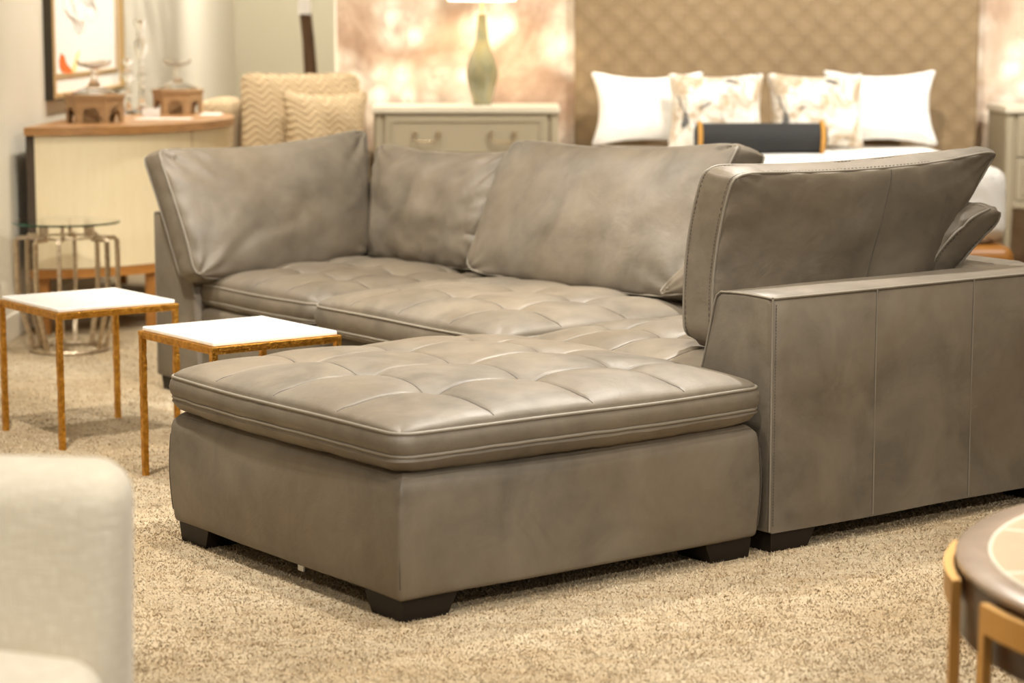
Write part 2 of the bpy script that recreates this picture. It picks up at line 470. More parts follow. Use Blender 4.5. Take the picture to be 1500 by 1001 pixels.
def foot(parent, x0, x1, y0, y1, h=.055, tx=.022, ty=.022):
    bm = bmesh.new()
    top = [(x0, y0), (x1, y0), (x1, y1), (x0, y1)]
    bot = [(x0+tx[0], y0+ty[0]), (x1-tx[1], y0+ty[0]), (x1-tx[1], y1-ty[1]), (x0+tx[0], y1-ty[1])]
    a = [bm.verts.new((x, y, h)) for x, y in top]; m = [bm.verts.new((x, y, h*.72)) for x, y in top]; c = [bm.verts.new((x, y, 0)) for x, y in bot]
    bm.faces.new(a); bm.faces.new(c[::-1])
    for A, C in ((a, m), (m, c)):
        for i in range(4): bm.faces.new((A[i], A[(i+1) % 4], C[(i+1) % 4], C[i]))
    return obj('foot', bm, M['foot'], parent, smooth=False)

def wob(seed, amp=.004, s=3.0):
    def fn(co, d):
        n = nz(co.x, co.y, co.z+seed, s)
        return co+Vector((n, nz(co.y, co.z, co.x+seed, s), nz(co.z, co.x, co.y+seed, s)))*amp
    return fn
FZ = .052
# --- ottoman
L1, D1 = 1.085, 1.055
ott = thing('ottoman', 'large square tufted taupe leather ottoman in front of the sectional', 'ottoman', W(0, 0), RZ)
def ottfn(co, d):
    n = nz(co.x, co.y, co.z+3, 2.4)*.006
    zt, Rr = .345, .05; q = co.copy()
    ex, ey = min(q.x, L1-q.x), min(q.y, D1-q.y)
    if q.z > zt-.0005:
        e = min(ex, ey)
        if e < Rr: co.z = zt-Rr+math.sqrt(max(0, Rr*Rr-(Rr-e)**2))
    elif q.z > zt-Rr:
        ins = Rr-math.sqrt(max(0, Rr*Rr-(q.z-(zt-Rr))**2))
        if ex < .014: co.x += math.copysign(max(0, ins-ex), L1/2-q.x)
        if ey < .014: co.y += math.copysign(max(0, ins-ey), D1/2-q.y)
    co = co+Vector((n, nz(co.y, co.z, co.x+4, 2.4)*.006, nz(co.x, co.y, 1, 3)*.004))
    # gentle belly of the sides
    b = .008*math.sin(PI*min(1, max(0, (co.z-FZ)/.28)))
    cx, cy = L1/2, D1/2
    if abs(co.x-cx) > L1/2-.06: co.x += math.copysign(b, co.x-cx)
    if abs(co.y-cy) > D1/2-.06: co.y += math.copysign(b, co.y-cy)
    return co
obj('base', rbox((0, 0, FZ), (L1, D1, .345), .013, (44, 44, 20), ottfn, 4), M['leather'], ott)
s2 = math.sqrt(.5)
for cx, cy, dx, dy in ((0, 0, 1, 1), (L1, 0, -1, 1), (0, D1, 1, -1), (L1, D1, -1, -1)):
    o = .013*(1-s2)-.0006
    w = bmesh.new(); tube(w, [(cx+dx*(o-.008*math.sin(PI*min(1, (z-FZ)/.28))), cy+dy*(o-.008*math.sin(PI*min(1, (z-FZ)/.28))), z) for z in [FZ+.03+i*.02 for i in range(11)]], .0016, 6)
    obj('seam', w, M['thread'], ott)
tufted(ott, -.005, L1+.005, -.005, D1+.005, .335, .434, .382, .068, 3, 3, seed=1, N=120)
for (x, y) in ((.012, .012), (L1-.162, .012), (.012, D1-.162), (L1-.162, D1-.162)):
    lx = x < .5; ly = y < .5
    foot(ott, x, x+.15, y, y+.15, FZ+.01, (.004, .022) if lx else (.022, .004), (.004, .022) if ly else (.022, .004))
obj('hang_tag', B((.03, .46, .028), (.034, .485, FZ+.005)), M['white'], ott)

# --- sectional
AH = .656; DEP = 2.325
def arm(parent, v_out, sgn, u0, u1, name='arm'):
    """profile in v,z extruded along u; v_out outer face, sgn towards the seat"""
    pr = [(0, FZ), (0, .20), (0, .40), (0, AH-.012), (.012, AH), (.10, AH+.004), (.195, AH-.001), (.212, AH-.012), (.222, AH-.04), (.235, .56), (.262, .46), (.295, .36), (.30, .20), (.30, FZ)]
    bm = bmesh.new(); us = [u0, u0+.004, u0+.012]+[u0+.012+(u1-u0-.024)*i/24 for i in range(1, 24)]+[u1-.012, u1-.004, u1]
    rows = []
    cz = (AH+FZ)/2
    for k, u in enumerate(us):
        e = min(u-u0, u1-u); sh = 0 if e >= .012 else (.012-math.sqrt(max(0, .012**2-(.012-e)**2)))
        row = []
        for q, (a, z) in enumerate(pr):
            n = .0045*nz(u, a+v_out, z, 3.0)
            aa = a+(sh if a < .11 else -sh)+n; zz = z-(sh if z > .6 else 0)+ (sh if z < .1 else 0)+n*.5
            row.append(bm.verts.new((u, v_out+sgn*aa, zz)))
        rows.append(row)
    n = len(pr)
    for A, C in zip(rows, rows[1:]):
        for k in range(n): bm.faces.new((A[k], A[(k+1) % n], C[(k+1) % n], C[k]))
    bm.faces.new(rows[0][::-1]); bm.faces.new(rows[-1])
    a = obj(name, bm, M['leather'], parent)
    th = bmesh.new(); o = v_out-sgn*.001
    def welt(P, r):
        obj('piping', tube(bmesh.new(), P, r, 8), M['welt'], a)
    # corner welts: along the outer top edge, across the front top, down the front corner
    welt([(u0+.006+(u1-u0-.012)*i/30, v_out+sgn*(.0035+.0045*nz(u0+.006+(u1-u0-.012)*i/30, v_out, AH, 3)), AH-.0035) for i in range(31)], .0035)
    welt([(u0+.003, v_out+sgn*(.006+.19*i/8), AH-.003+.003*math.sin(PI*i/8)) for i in range(9)]+[(u0+.003, v_out+sgn*x, z) for x, z in ((.211, AH-.013), (.222, AH-.04), (.235, .56), (.262, .46), (.293, .37))], .0032)
    welt([(u0+.0035, v_out+sgn*.0035, FZ+.006+(AH-FZ-.012)*i/12) for i in range(13)], .0032)
    for us_ in (u0+.372, u0+.745, u0+1.11):
        welt([(us_, o+sgn*.0028*(1 if i < 12 else 1)+sgn*.0045*nz(us_, v_out, FZ+(AH-FZ)*i/12, 3), FZ+.004+(AH-FZ-.008)*i/12) for i in range(13)], .0026)
        obj('seam', tube(bmesh.new(), [(us_-.0045, o+sgn*.0022+sgn*.0045*nz(us_, v_out, FZ+(AH-FZ)*i/12, 3), FZ+.004+(AH-FZ-.008)*i/12) for i in range(13)], .0018, 6), M['thread'], a)
    # dashes of stitching beside the front corner
    for i in range(74):
        z = FZ+.02+i*.0078
        if z > AH-.02: break
        tube(th, [(u0+.0125, o+sgn*.0010, z), (u0+.0125, o+sgn*.0010, z+.0042)], .0012, 4)
    tag(obj('stitching', th, M['thread'], a), kind='stuff')
    return a

def section(label, v0, v1, arm_side, seed):
    s = thing('sofa_section', label, 'sofa', W(0, 0), RZ, 'modules of the taupe leather sectional')
    a0, a1 = v0, v1
    if arm_side == 'r': arm(s, v0, 1, 1.125, DEP); a0 = v0+.285
    if arm_side == 'l': arm(s, v1, -1, 1.125, DEP); a1 = v1-.285
    obj('base', rbox((1.15, a0, FZ), (2.12, a1, .335), .03, (12, 12, 6), wob(seed)), M['leather'], s)
    obj('back', rbox((2.075, a0 if arm_side != 'r' else v0+.20, FZ), (DEP, a1 if arm_side != 'l' else v1-.20, AH+.002), .022, (6, 12, 10), wob(seed+4)), M['leather'], s)
    c0 = v0+.232 if arm_side == 'r' else v0+.024; c1 = v1-.232 if arm_side == 'l' else v1-.024
    # seat cushion; local grid uses x=u, y=v
    n = 3
    tufted(s, {'m': 1.10, 'l': 1.165, 'r': 1.115}[arm_side], 2.07, c0, c1, .325, .412 if arm_side != 'm' else .424, .356, .080, 3, 3, seed=seed, N=90, R=.075)
    for (x, y) in ((1.14, v0+.01), (1.14, v1-.16), (DEP-.17, v0+.01), (DEP-.17, v1-.16)):
        lx = x < 1.6; ly = y < (v0+v1)/2
        foot(s, x, x+.155, y, y+.15, FZ+.01, (.004, .022) if lx else (.022, .004), (.004, .022) if ly else (.022, .004))
    return s
section('right arm section of the taupe leather sectional with long seamed arm beside the ottoman', 0, 1.085, 'r', 2)
section('armless middle section of the taupe leather sectional behind the ottoman', 1.09, 2.175, 'm', 3)
section('left arm section of the taupe leather sectional behind the gold tables', 2.18, 3.265, 'l', 4)

def backcushion(label, name, tl, tr, br, bl, nrm, tb=.13, cf=.07, cb=.05, seed=0, pinch=.03, bend=(0, 0, 0), folds=(), m=None, welt=True, N=56, cat='cushion', group='loose back cushions of the sectional', rooted=None, vseam=None, base=None, collapse=None, sideconc=None, welt_r=.004, wm=None, rum=1.0):
    """cushion between four centre-plane corner points (u,v,z); nrm points to the front face"""
    tl, tr, br, bl = map(Vector, (tl, tr, br, bl)); nrm = Vector(nrm).normalized(); bend = Vector(bend)
    ctr = (tl+tr+br+bl)/4
    base = ctr.copy() if base is None else Vector(base); base.z = min(bl.z, br.z)
    ex = (tr-tl+br-bl)/2; ez = (tl-bl+tr-br)/2
    sc = sideconc or (pinch, pinch, pinch, pinch)   # left,right,bottom,top concavity (metres)
    exn, ezn = ex.normalized(), ez.normalized()
    def plane(s, t):
        a, b = (s+1)/2, (t+1)/2
        p = (bl*(1-a)+br*a)*(1-b)+(tl*(1-a)+tr*a)*b
        # edges drawn in between corners
        ks, kt = abs(s)**3, abs(t)**3
        cc = (1-t*t)
        if s > 0: p = p-exn*ks*sc[1]*(1-t*t)
        else: p = p+exn*ks*sc[0]*(1-t*t)
        if t > 0: p = p-ezn*kt*sc[3]*(1-s*s)
        else: p = p+ezn*kt*sc[2]*(1-s*s)
        # rounded corners
        p = p-(exn*math.copysign(1, s)+ezn*math.copysign(1, t))*(.016*(abs(s)**14)*(abs(t)**14))
        return p+bend*(1-t*t)
    def thick(s, t):
        k = tb/2
        if collapse:
            for (cs, ct, amt, rad) in collapse:
                d = math.hypot(s-cs, (t-ct)); k *= 1-amt*math.exp(-(d/rad)**2)
        return k
    def surf(s, t, sg):
        e = max(0, (1-abs(s)**2.6))*max(0, (1-abs(t)**2.6))
        c = (cf if sg > 0 else cb)*(e**.55)
        p = plane(s, t); c *= .92+.2*nz(s*1.3, t*1.1, seed*2.3+sg, 1.3)
        wr = 0
        for (fs, ft, ang, ln, wd, am) in folds:   # radiating folds
            ds, dt = s-fs, (t-ft)*.6; ca, sa = math.cos(ang), math.sin(ang)
            al, ac = ds*ca+dt*sa, -ds*sa+dt*ca
            ac += .02*math.sin(al*9+fs*5)
            wr += am*math.exp(-(ac/wd)**2)*math.exp(-(al/ln)**2)
        for cs in (-1, 1):
            for ct in (-1, 1):
                dx_, dy_ = (s-cs)*.9, (t-ct)*.6; r_ = math.hypot(dx_, dy_); th_ = math.atan2(dy_, dx_)
                wr += rum*.0062*math.sin(11*th_+seed*1.7+cs+2*ct+3*nz(s, t, seed, 2))*math.exp(-r_/.22)*(1-math.exp(-(r_/.05)**2))
        wr += rum*.007*nz(s*1.6, t*1.2, seed+11, 2.0)*(e**.3)+rum*.0022*nz(s*5, t*3.2, seed+17, 2.0)*(e**.3)
        ed = 1-max(abs(s), abs(t)); pk = rum*.0035*math.exp(-(ed/.07)**2)*math.sin((s*23 if abs(t) > abs(s) else t*15)+2.5*nz(s, t, seed, 4))
        return p+nrm*sg*(thick(s, t)+c+(wr+pk*min(1, ed/.01) if sg > 0 else wr*.5+pk*min(1, ed/.01)))
    # sampling denser at edges
    S = [math.sin(PI/2*(-1+2*i/N)*.96)/math.sin(PI/2*.96) for i in range(N+1)]
    Nt = max(24, int(N*.66)); T = [math.sin(PI/2*(-1+2*i/Nt)*.96)/math.sin(PI/2*.96) for i in range(Nt+1)]
    bm = bmesh.new(); rings = {}
    for sg in (1, -1):
        g = [[bm.verts.new(surf(s, t, sg)-base) for t in T] for s in S]
        for i in range(N):
            for j in range(Nt): bm.faces.new((g[i][j], g[i+1][j], g[i+1][j+1], g[i][j+1]))
        ring = [(i, 0) for i in range(N)]+[(N, j) for j in range(Nt)]+[(i, Nt) for i in range(N, 0, -1)]+[(0, j) for j in range(Nt, 0, -1)]
        rings[sg] = [g[i][j] for i, j in ring]
    n = len(rings[1]); pos = [(S[i], T[j]) for i, j in ring]
    prev = rings[1]
    if tb > .03:
        for f in (.5, 0, -.5):
            row = []
            for k, (s, t) in enumerate(pos):
                p = plane(s, t)+nrm*thick(s, t)*f
                out = (exn*(s if abs(s) > .999 else 0)+ezn*(t if abs(t) > .999 else 0))
                if out.length > 0: out.normalize()
                am = .010*(1-f*f)+.006*nz(s*3, t*3, seed+f, 3)
                row.append(bm.verts.new(p+out*am-base))
            for k in range(n): bm.faces.new((prev[k], row[k], row[(k+1) % n], prev[(k+1) % n]))
            prev = row
    last = rings[-1]
    for k in range(n): bm.faces.new((prev[k], last[k], last[(k+1) % n], prev[(k+1) % n]))
    r = W(base.x, base.y, base.z) if rooted is None else tuple(base)
    c = thing(name, label, cat, r, RZ if rooted is None else 0, group)
    wl = {sg: [v.co.copy() for v in rings[sg]] for sg in (1, -1)}
    body = obj('cushion_body', bm, m or M['leather'], c)
    if welt:
        for sg in ((1, -1) if tb > .03 else (1,)):
            w = bmesh.new(); P = [wl[sg][0]]
            for p in wl[sg][1:]:
                if (p-P[-1]).length > .009: P.append(p)
            tube(w, P, welt_r, 8, closed=True)
            obj('piping', w, wm or M['welt'], c)
        if tb > .03 and wm is None:
            th = bmesh.new()      # stitch dashes on the boxing beside each welt
            for sg in (1, -1):
                P = wl[sg]; O_ = wl[-sg]; acc = 0
                for k in range(len(P)):
                    a, b = P[k], P[(k+1) % len(P)]; L = (b-a).length; m_ = max(1, int(L/.009))
                    for q in range(m_):
                        f0, f1 = (q+.15)/m_, (q+.65)/m_
                        o0 = (O_[k]-a).normalized()*.010
                        cpt = -nrm*0
                        ctrp = ((a-(ctr-base)).normalized())*.0015
                        tube(th, [a.lerp(b, f0)+o0+ctrp*2.2, a.lerp(b, f1)+o0+ctrp*2.2], .0011, 4)
            tag(obj('stitching', th, M['thread'], c), kind='stuff')
    if vseam is not None:
        w = bmesh.new(); tube(w, [surf(vseam[0]+vseam[1]*t, t, vseam[2])-base+nrm*vseam[2]*-.0008 for t in [-.97+1.94*i/30 for i in range(31)]], .0022, 6)
        obj('seam', w, M['thread'], c)
    return c

# left cushion leans on the left arm, front faces -v
backcushion('taupe leather back cushion leaning on the left arm, leftmost of the sectional', 'back_cushion',
    (1.045, 3.135, .885), (1.985, 3.175, .935), (1.885, 3.03, .475), (1.075, 2.915, .435), (0, -1, .22), tb=.12, cf=.095, cb=.02, seed=1,
    folds=[(-.9, .85, -1.0, .35, .03, -.010), (-.72, .9, -1.25, .3, .03, -.008), (-.8, .5, -.6, .35, .035, -.007), (.85, .8, -2.2, .3, .035, -.008), (-.4, -.5, .25, .5, .05, -.006), (-.8, -.75, .6, .3, .03, .008)],
    sideconc=(.0, .035, -.025, .035), bend=(0, -.015, 0), collapse=[(1, 1, .6, .35)], rum=1.3)
# corner cushion, faces -u
backcushion('rumpled taupe leather back cushion in the far left corner, half behind the wide middle cushion', 'back_cushion',
    (2.06, 3.10, .872), (2.10, 2.20, .885), (1.935, 2.22, .47), (1.93, 3.04, .455), (-1, 0, .25), tb=.11, cf=.085, cb=.03, seed=2,
    folds=[(.75, .55, .9, .3, .03, -.012), (.6, .75, .6, .35, .03, -.010), (.8, .1, .3, .22, .03, -.014), (.8, -.25, .1, .2, .03, .012), (.8, -.5, -.2, .22, .03, -.014), (.1, .6, .8, .3, .04, -.007)],
    sideconc=(.01, .03, -.01, .03), bend=(-.01, 0, 0), rum=1.9)
# wide middle cushion
backcushion('wide taupe leather back cushion in the middle of the sectional', 'back_cushion',
    (2.08, 2.295, .925), (2.12, 1.135, .952), (1.885, 1.15, .475), (1.87, 2.275, .465), (-1, 0, .30), tb=.12, cf=.07, cb=.03, seed=3,
    folds=[(-.85, .85, -.9, .25, .03, -.008), (.85, .8, -2.3, .3, .035, -.007), (.7, .2, .9, .4, .04, .005)],
    sideconc=(.012, .015, -.01, .035), bend=(-.01, 0, 0), collapse=[(-1, 1, .5, .3)])
# right-back cushion, mostly behind the arm cushion
backcushion('slumped taupe leather back cushion behind the right arm cushion, its tip poking over the arm', 'back_cushion',
    (2.12, 1.05, .862), (2.17, .175, .822), (2.0, .27, .60), (1.86, 1.25, .47), (-1, -.12, .30), tb=.12, cf=.07, cb=.03, seed=4,
    folds=[(.85, .6, 2.4, .3, .04, -.010)], sideconc=(.02, .02, .02, .03), bend=(-.01, 0, 0), collapse=[(1, 1, .55, .25), (1, -1, .4, .4)])
# right cushion leans on the right arm, front faces +v, we see its back
backcushion('taupe leather back cushion leaning on the right arm, seen from behind above the arm', 'back_cushion',
    (2.215, .245, .985), (1.245, .335, .958), (1.235, .395, .478), (1.99, .31, .54), (0, 1, .12), tb=.115, cf=.06, cb=.045, seed=5,
    folds=[(-.8, .8, .6, .3, .04, -.008)], sideconc=(.05, -.004, .0, .022), bend=(0, .03, 0), collapse=[(-1, 1, .55, .35), (-1, -1, .5, .5)],
    vseam=(-.16, .06, -1))

# ------------------------------------------------------------------ gold nesting tables
def gold_table(label, u0, u1, v0, v1):
    o = thing('side_table', label, 'table', W((u0+u1)/2, (v0+v1)/2), RZ, 'gold side tables with marble tops')
    a, c = (u1-u0)/2, (v1-v0)/2
    f = bmesh.new()
    box(f, (-a, -c, .424), (a, -c+.02, .436), .002); box(f, (-a, c-.02, .424), (a, c, .436), .002)
    box(f, (-a, -c+.02, .424), (-a+.02, c-.02, .436), .002); box(f, (a-.02, -c+.02, .424), (a, c-.02, .436), .002)
    box(f, (-a+.004, -c+.004, .414), (a-.004, -c+.016, .424), .001); box(f, (-a+.004, c-.016, .414), (a-.004, c-.004, .424), .001)
    box(f, (-a+.004, -c+.016, .414), (-a+.016, c-.016, .424), .001); box(f, (a-.016, -c+.016, .414), (a-.004, c-.016, .424), .001)
    obj('frame', f, M['gold'], o, False)
    obj('marble_top', B((-a+.010, -c+.010, .4365), (a-.010, c-.010, .449), .003), M['marble'], o, False)
    for sx in (-1, 1):
        for sy in (-1, 1):
            bm = bmesh.new(); x, y = sx*(a-.010), sy*(c-.010)
            tube(bm, [(x, y, .424)]+[(x+random.uniform(-.0006, .0006), y+random.uniform(-.0006, .0006), .424-.424*i/20) for i in range(1, 21)], [.0085+random.uniform(-.0007, .0007) for _ in range(21)], 4, square=True)
            obj('leg', bm, M['gold'], o, False)
    return o
gold_table('square gold side table with white marble top, left of the pair', .305, .735, 2.36, 2.805)
gold_table('square gold side table with white marble top, partly hidden by the ottoman', .325, .755, 1.415, 1.86)

# ------------------------------------------------------------------ glass side table
gt = thing('glass_table', 'round glass topped side table with antique silver bar frame beside left wall', 'table', (-1.825, 9.1, 0))
prof = [(0, .527), (.217, .527), (.2195, .5285), (.2195, .5355), (.217, .537), (0, .537)]
obj('glass_top', lathe(bmesh.new(), [(0, .528), (.2155, .528), (.2155, .536), (0, .536)], 64), M['glass'], gt)
obj('glass_edge', lathe(bmesh.new(), [(.216, .528), (.219, .530), (.219, .534), (.216, .536), (.216, .528)], 64), M['greenedge'], gt)
for k in range(8):
    a = 2*PI*k/8+.18+(.14 if k % 2 else -.14); ca, sa = math.cos(a), math.sin(a)
    P = [(.095, .528), (.095, .478), (.10, .468), (.15, .468), (.196, .468), (.205, .458), (.206, .40), (.206, .30), (.203, .24), (.193, .18), (.176, .12), (.158, .06), (.150, .012)]
    if k % 2: P = [(.13 if r < .11 else r*.985, z) for r, z in P]
    obj('leg', tube(bmesh.new(), [(r*ca, r*sa, z) for r, z in P], .0075, 4, square=True), M['silver'], gt, False)
obj('base_ring', tube(bmesh.new(), [(.155*math.cos(2*PI*k/48), .155*math.sin(2*PI*k/48), .009) for k in range(48)], .008, 6, closed=True), M['silver'], gt)
obj('upper_ring', tube(bmesh.new(), [(.112*math.cos(2*PI*k/40), .112*math.sin(2*PI*k/40), .470) for k in range(40)], .005, 6, closed=True), M['silver'], gt)

# ------------------------------------------------------------------ demilune cabinet
CX, CY = -2.045, 10.55
cab = thing('demilune_cabinet', 'bow fronted cream cabinet with walnut top and legs against left wall', 'cabinet', (CX, CY, 0))
def ell(a, b, t0=-PI/2, t1=PI/2, n=40): return [(b*math.cos(t0+(t1-t0)*i/n), a*math.sin(t0+(t1-t0)*i/n)) for i in range(n+1)]
back = -.035
def plan(a, b): return [(back, -a)]+ell(a, b)+[(back, a)]
obj('top', prism(bmesh.new(), plan(1.025, .725), .862, .897), M['oak'], cab)
obj('carcass', prism(bmesh.new(), plan(.995, .690), .285, .862), M['darkpanel'], cab)
obj('bottom_rail', prism(bmesh.new(), plan(1.01, .712), .247, .285), M['cherry'], cab)
for i in range(3):
    t0 = -PI/2+PI*i/3+.006; t1 = -PI/2+PI*(i+1)/3-.006
    obj('door', prism(bmesh.new(), ell(1.005, .70, t0, t1, 16)+ell(.985, .68, t0, t1, 16)[::-1], .288, .860), M['raffia'], cab)
for a in (-88, -48, 0, 48, 88):
    q = math.radians(a); x, y = .66*math.cos(q), .965*math.sin(q)
    x = max(x, .0)
    obj('leg', B((x-.022, y-.022, 0), (x+.022, y+.022, .25), .003), M['cherry'], cab, False)

def octbox(name, label, loc, R, h, rz, group):
    o = thing(name, label, 'decorative box', loc, rz, group)
    n = 6
    rot = math.radians(2)
    def ring(r, z): return [(r*math.cos(2*PI*k/n+rot), r*math.sin(2*PI*k/n+rot), z) for k in range(n)]
    side = bmesh.new()
    # eight arched panels with thickness
    for k in range(n):
        a0 = Vector(ring(R, 0)[k]); a1 = Vector(ring(R, 0)[(k+1) % n]); L = (a1-a0).length; e = (a1-a0)/L
        inn = Vector((-(a0+a1).x, -(a0+a1).y, 0)).normalized()*.012
        ow = L*.29; oh = h*.66
        arch = [(L/2-ow/1, 0)]+[(L/2+ow*math.cos(PI-PI*i/8), oh*.45+oh*.55*math.sin(PI*i/8)) for i in range(9)]+[(L/2+ow, 0)]
        outl = [(0, 0)]+[(L/2-ow, 0)]+arch[1:-1]+[(L/2+ow, 0), (L, 0), (L, h), (0, h)]
        if outl[1] == outl[0]: outl.pop(0)
        f0 = [side.verts.new(a0+e*x+Vector((0, 0, z))) for x, z in outl]; f1 = [side.verts.new(a0+e*x+Vector((0, 0, z))+inn) for x, z in outl]
        m_ = len(outl); side.faces.new(f0); side.faces.new(f1[::-1])
        for i in range(m_): side.faces.new((f0[i], f1[i], f1[(i+1) % m_], f0[(i+1) % m_]))
    bmesh.ops.triangulate(side, faces=[f for f in side.faces if len(f.verts) > 4])
    obj('arched_side', side, M['arch'], o, False)
    rim = bmesh.new(); prism(rim, [(x*1.05, y*1.05) for x, y, z in ring(R, 0)], h, h+.014); prism(rim, [(x*1.02, y*1.02) for x, y, z in ring(R, 0)], h-.012, h)
    obj('rim', rim, M['arch'], o, False)
    return o
def compote(label, loc, s, dish):
    prof = [(0, 0), (.085, 0), (.087, .006), (.06, .018), (.03, .030), (.017, .045), (.013, .06), (.018, .07), (.012, .08), (.012, .095), (.03, .100), (dish*.86, .108), (dish, .126), (dish*.95, .126), (dish*.80, .112), (.02, .105), (0, .103)]
    o = obj('glass_compote', lathe(bmesh.new(), [(r*s, z*s) for r, z in prof], 40), M['crystal'], None, True, loc)
    return tag(o, label, 'glass dish', 'glass compotes on the cabinet')
octbox('arched_box', 'carved hexagonal wooden box with arches on the cabinet, nearer one', (-1.872, 10.05, .897), .130, .112, 0, 'arched wooden boxes')
octbox('arched_box', 'carved hexagonal wooden box with arches on the cabinet, farther one', (-1.648, 11.05, .897), .122, .106, 0, 'arched wooden boxes')
compote('stemmed clear glass compote on the nearer arched wooden box', (-1.872, 10.05, 1.0235), 1.18, .068)
compote('stemmed clear glass compote on the farther arched wooden box', (-1.648, 11.05, 1.0175), 1.15, .062)
def candlestick(label, loc, h, s):
    k = h/.46
    prof = [(0, 0), (.055, 0), (.057, .01), (.035, .022), (.018, .035), (.024, .05), (.014, .065), (.013, .16), (.022, .18), (.012, .20), (.014, .27), (.03, .30), (.038, .325), (.03, .35), (.014, .37), (.02, .385), (.013, .40), (.03, .43), (.034, .458), (.02, .46), (0, .44)]
    o = obj('crystal_candlestick', lathe(bmesh.new(), [(r*s, z*k) for r, z in prof], 24), M['crystal'], None, True, loc)
    return tag(o, label, 'candlestick', 'crystal candlesticks on the cabinet')
candlestick('tall clear crystal candlestick between the two arched boxes', (-1.838, 11.12, .897), .46, 1.0)
candlestick('short clear crystal candlestick beside the tall one', (-1.872, 10.93, .897), .27, .85)
tag(obj('price_card', B((-.04, -.002, 0), (.04, .002, .045), 0), M['white'], None, False, (-1.70, 10.55, .897)), 'small white card standing between the arched boxes', 'card')
tag(obj('paper_sheet', B((-.13, -.06, 0), (.13, .06, .002)), M['white'], None, False, (-1.62, 10.42, .897)), 'flat white paper lying on the cabinet top beside the nearer box', 'paper')
tag(obj('paper_sheet', B((-.05, -.10, 0), (.05, .10, .003)), M['white'], None, False, (-1.47, 10.95, .897)), 'white paper lying at the far front edge of cabinet top', 'paper')

# ------------------------------------------------------------------ picture on the left wall
pic = thing('framed_picture', 'framed botanical print with orange petals on left wall above the cabinet', 'picture', (XL, 0, 0))
Y0, Y1, Z0, Z1 = 10.27, 12.2, .985, 2.45
fr = bmesh.new()
for a, c in (((0, Y0, Z0), (.04, Y0+.008, Z1)), ((0, Y1-.008, Z0), (.04, Y1, Z1)), ((0, Y0+.008, Z0), (.04, Y1-.008, Z0+.008)), ((0, Y0+.008, Z1-.008), (.04, Y1-.008, Z1))): box(fr, a, c)
obj('frame', fr, M['frame'], pic, False)
fr = bmesh.new()
for a, c in (((0, Y0+.008, Z0+.008), (.042, Y0+.07, Z1-.008)), ((0, Y1-.07, Z0+.008), (.042, Y1-.008, Z1-.008)), ((0, Y0+.07, Z0+.008), (.042, Y1-.07, Z0+.03)), ((0, Y0+.07, Z1-.05), (.042, Y1-.07, Z1-.008))): box(fr, a, c, .003)
obj('frame_face', fr, M['goldframe'], pic, False)
obj('mount', B((.0, Y0+.07, Z0+.03), (.018, Y1-.07, Z1-.05)), M['paper'], pic, False)
fl = bmesh.new()
for a, c in (((.018, Y0+.10, Z0+.10), (.026, Y0+.13, Z1-.14)), ((.018, Y1-.17, Z0+.10), (.026, Y1-.14, Z1-.14)), ((.018, Y0+.10, Z0+.10), (.026, Y1-.14, Z0+.118)), ((.018, Y0+.10, Z1-.155), (.026, Y1-.14, Z1-.14))): box(fl, a, c)
obj('fillet', fl, M['goldframe'], pic, False)
def petal(name, cy, cz, pts, m):
    bm = bmesh.new(); a = [bm.verts.new((.0185, cy+y, cz+z)) for y, z in pts]; c = [bm.verts.new((.0198, cy+y, cz+z)) for y, z in pts]
    n = len(pts); bm.faces.new(a[::-1]); bm.faces.new(c)
    for i in range(n): bm.faces.new((a[i], a[(i+1) % n], c[(i+1) % n], c[i]))
    bmesh.ops.triangulate(bm, faces=[f for f in bm.faces if len(f.verts) > 4])
    return obj(name, bm, m, pic, False)
petal('orange_petal', 10.66, 1.115, [(-.13, .02), (-.14, .05), (-.09, .085), (-.01, .07), (.03, .035), (.16, .0), (.20, -.03), (.10, -.035), (0, -.01), (-.08, -.005)], M['orange'])
petal('yellow_petal', 10.92, 1.14, [(-.12, -.02), (-.05, .01), (.02, .05), (.12, .07), (.06, .02), (.0, -.03), (-.08, -.04)], M['yellow'])
sk = bmesh.new()
for k in range(5):
    pts = []
    for i in range(26):
        a = 2*PI*i/26; r = (.10+.035*k)*(1+.18*math.sin(5*a+k))
        pts.append((.0192, 11.1+1.6*r*math.cos(a), 1.40+.55*r*math.sin(a)+.01*k))
    tube(sk, pts, .002, 4, closed=True)
obj('pencil_sketch', sk, M['ink'], pic)

# ------------------------------------------------------------------ quilted armchair in the background
qa = thing('quilted_armchair', 'beige herringbone quilted armchair between the cabinet and the chest', 'armchair', (-1.15, 11.53, 0))
obj('seat_base', rbox((-.28, -.33, .12), (.36, .35, .40), .04, (6, 6, 4)), M['chevron'], qa)
obj('arm', rbox((-.45, -.15, .12), (-.275, .39, .955), .06, (4, 8, 8)), M['chevron'], qa)
obj('arm', rbox((.30, -.30, .12), (.42, .39, .70), .05, (4, 8, 6)), M['chevron'], qa)
obj('backrest', rbox((-.27, .16, .30), (.36, .39, 1.02), .06, (6, 4, 6)), M['chevron'], qa)
obj('seat_cushion', rbox((-.265, -.34, .40), (.295, .155, .54), .05, (6, 6, 3)), M['chevron'], qa)
for x in (-.24, .34):
    for y in (-.28, .32): obj('foot', tube(bmesh.new(), [(x, y, .125), (x, y, 0)], [.024, .016], 10), M['walnut'], qa)
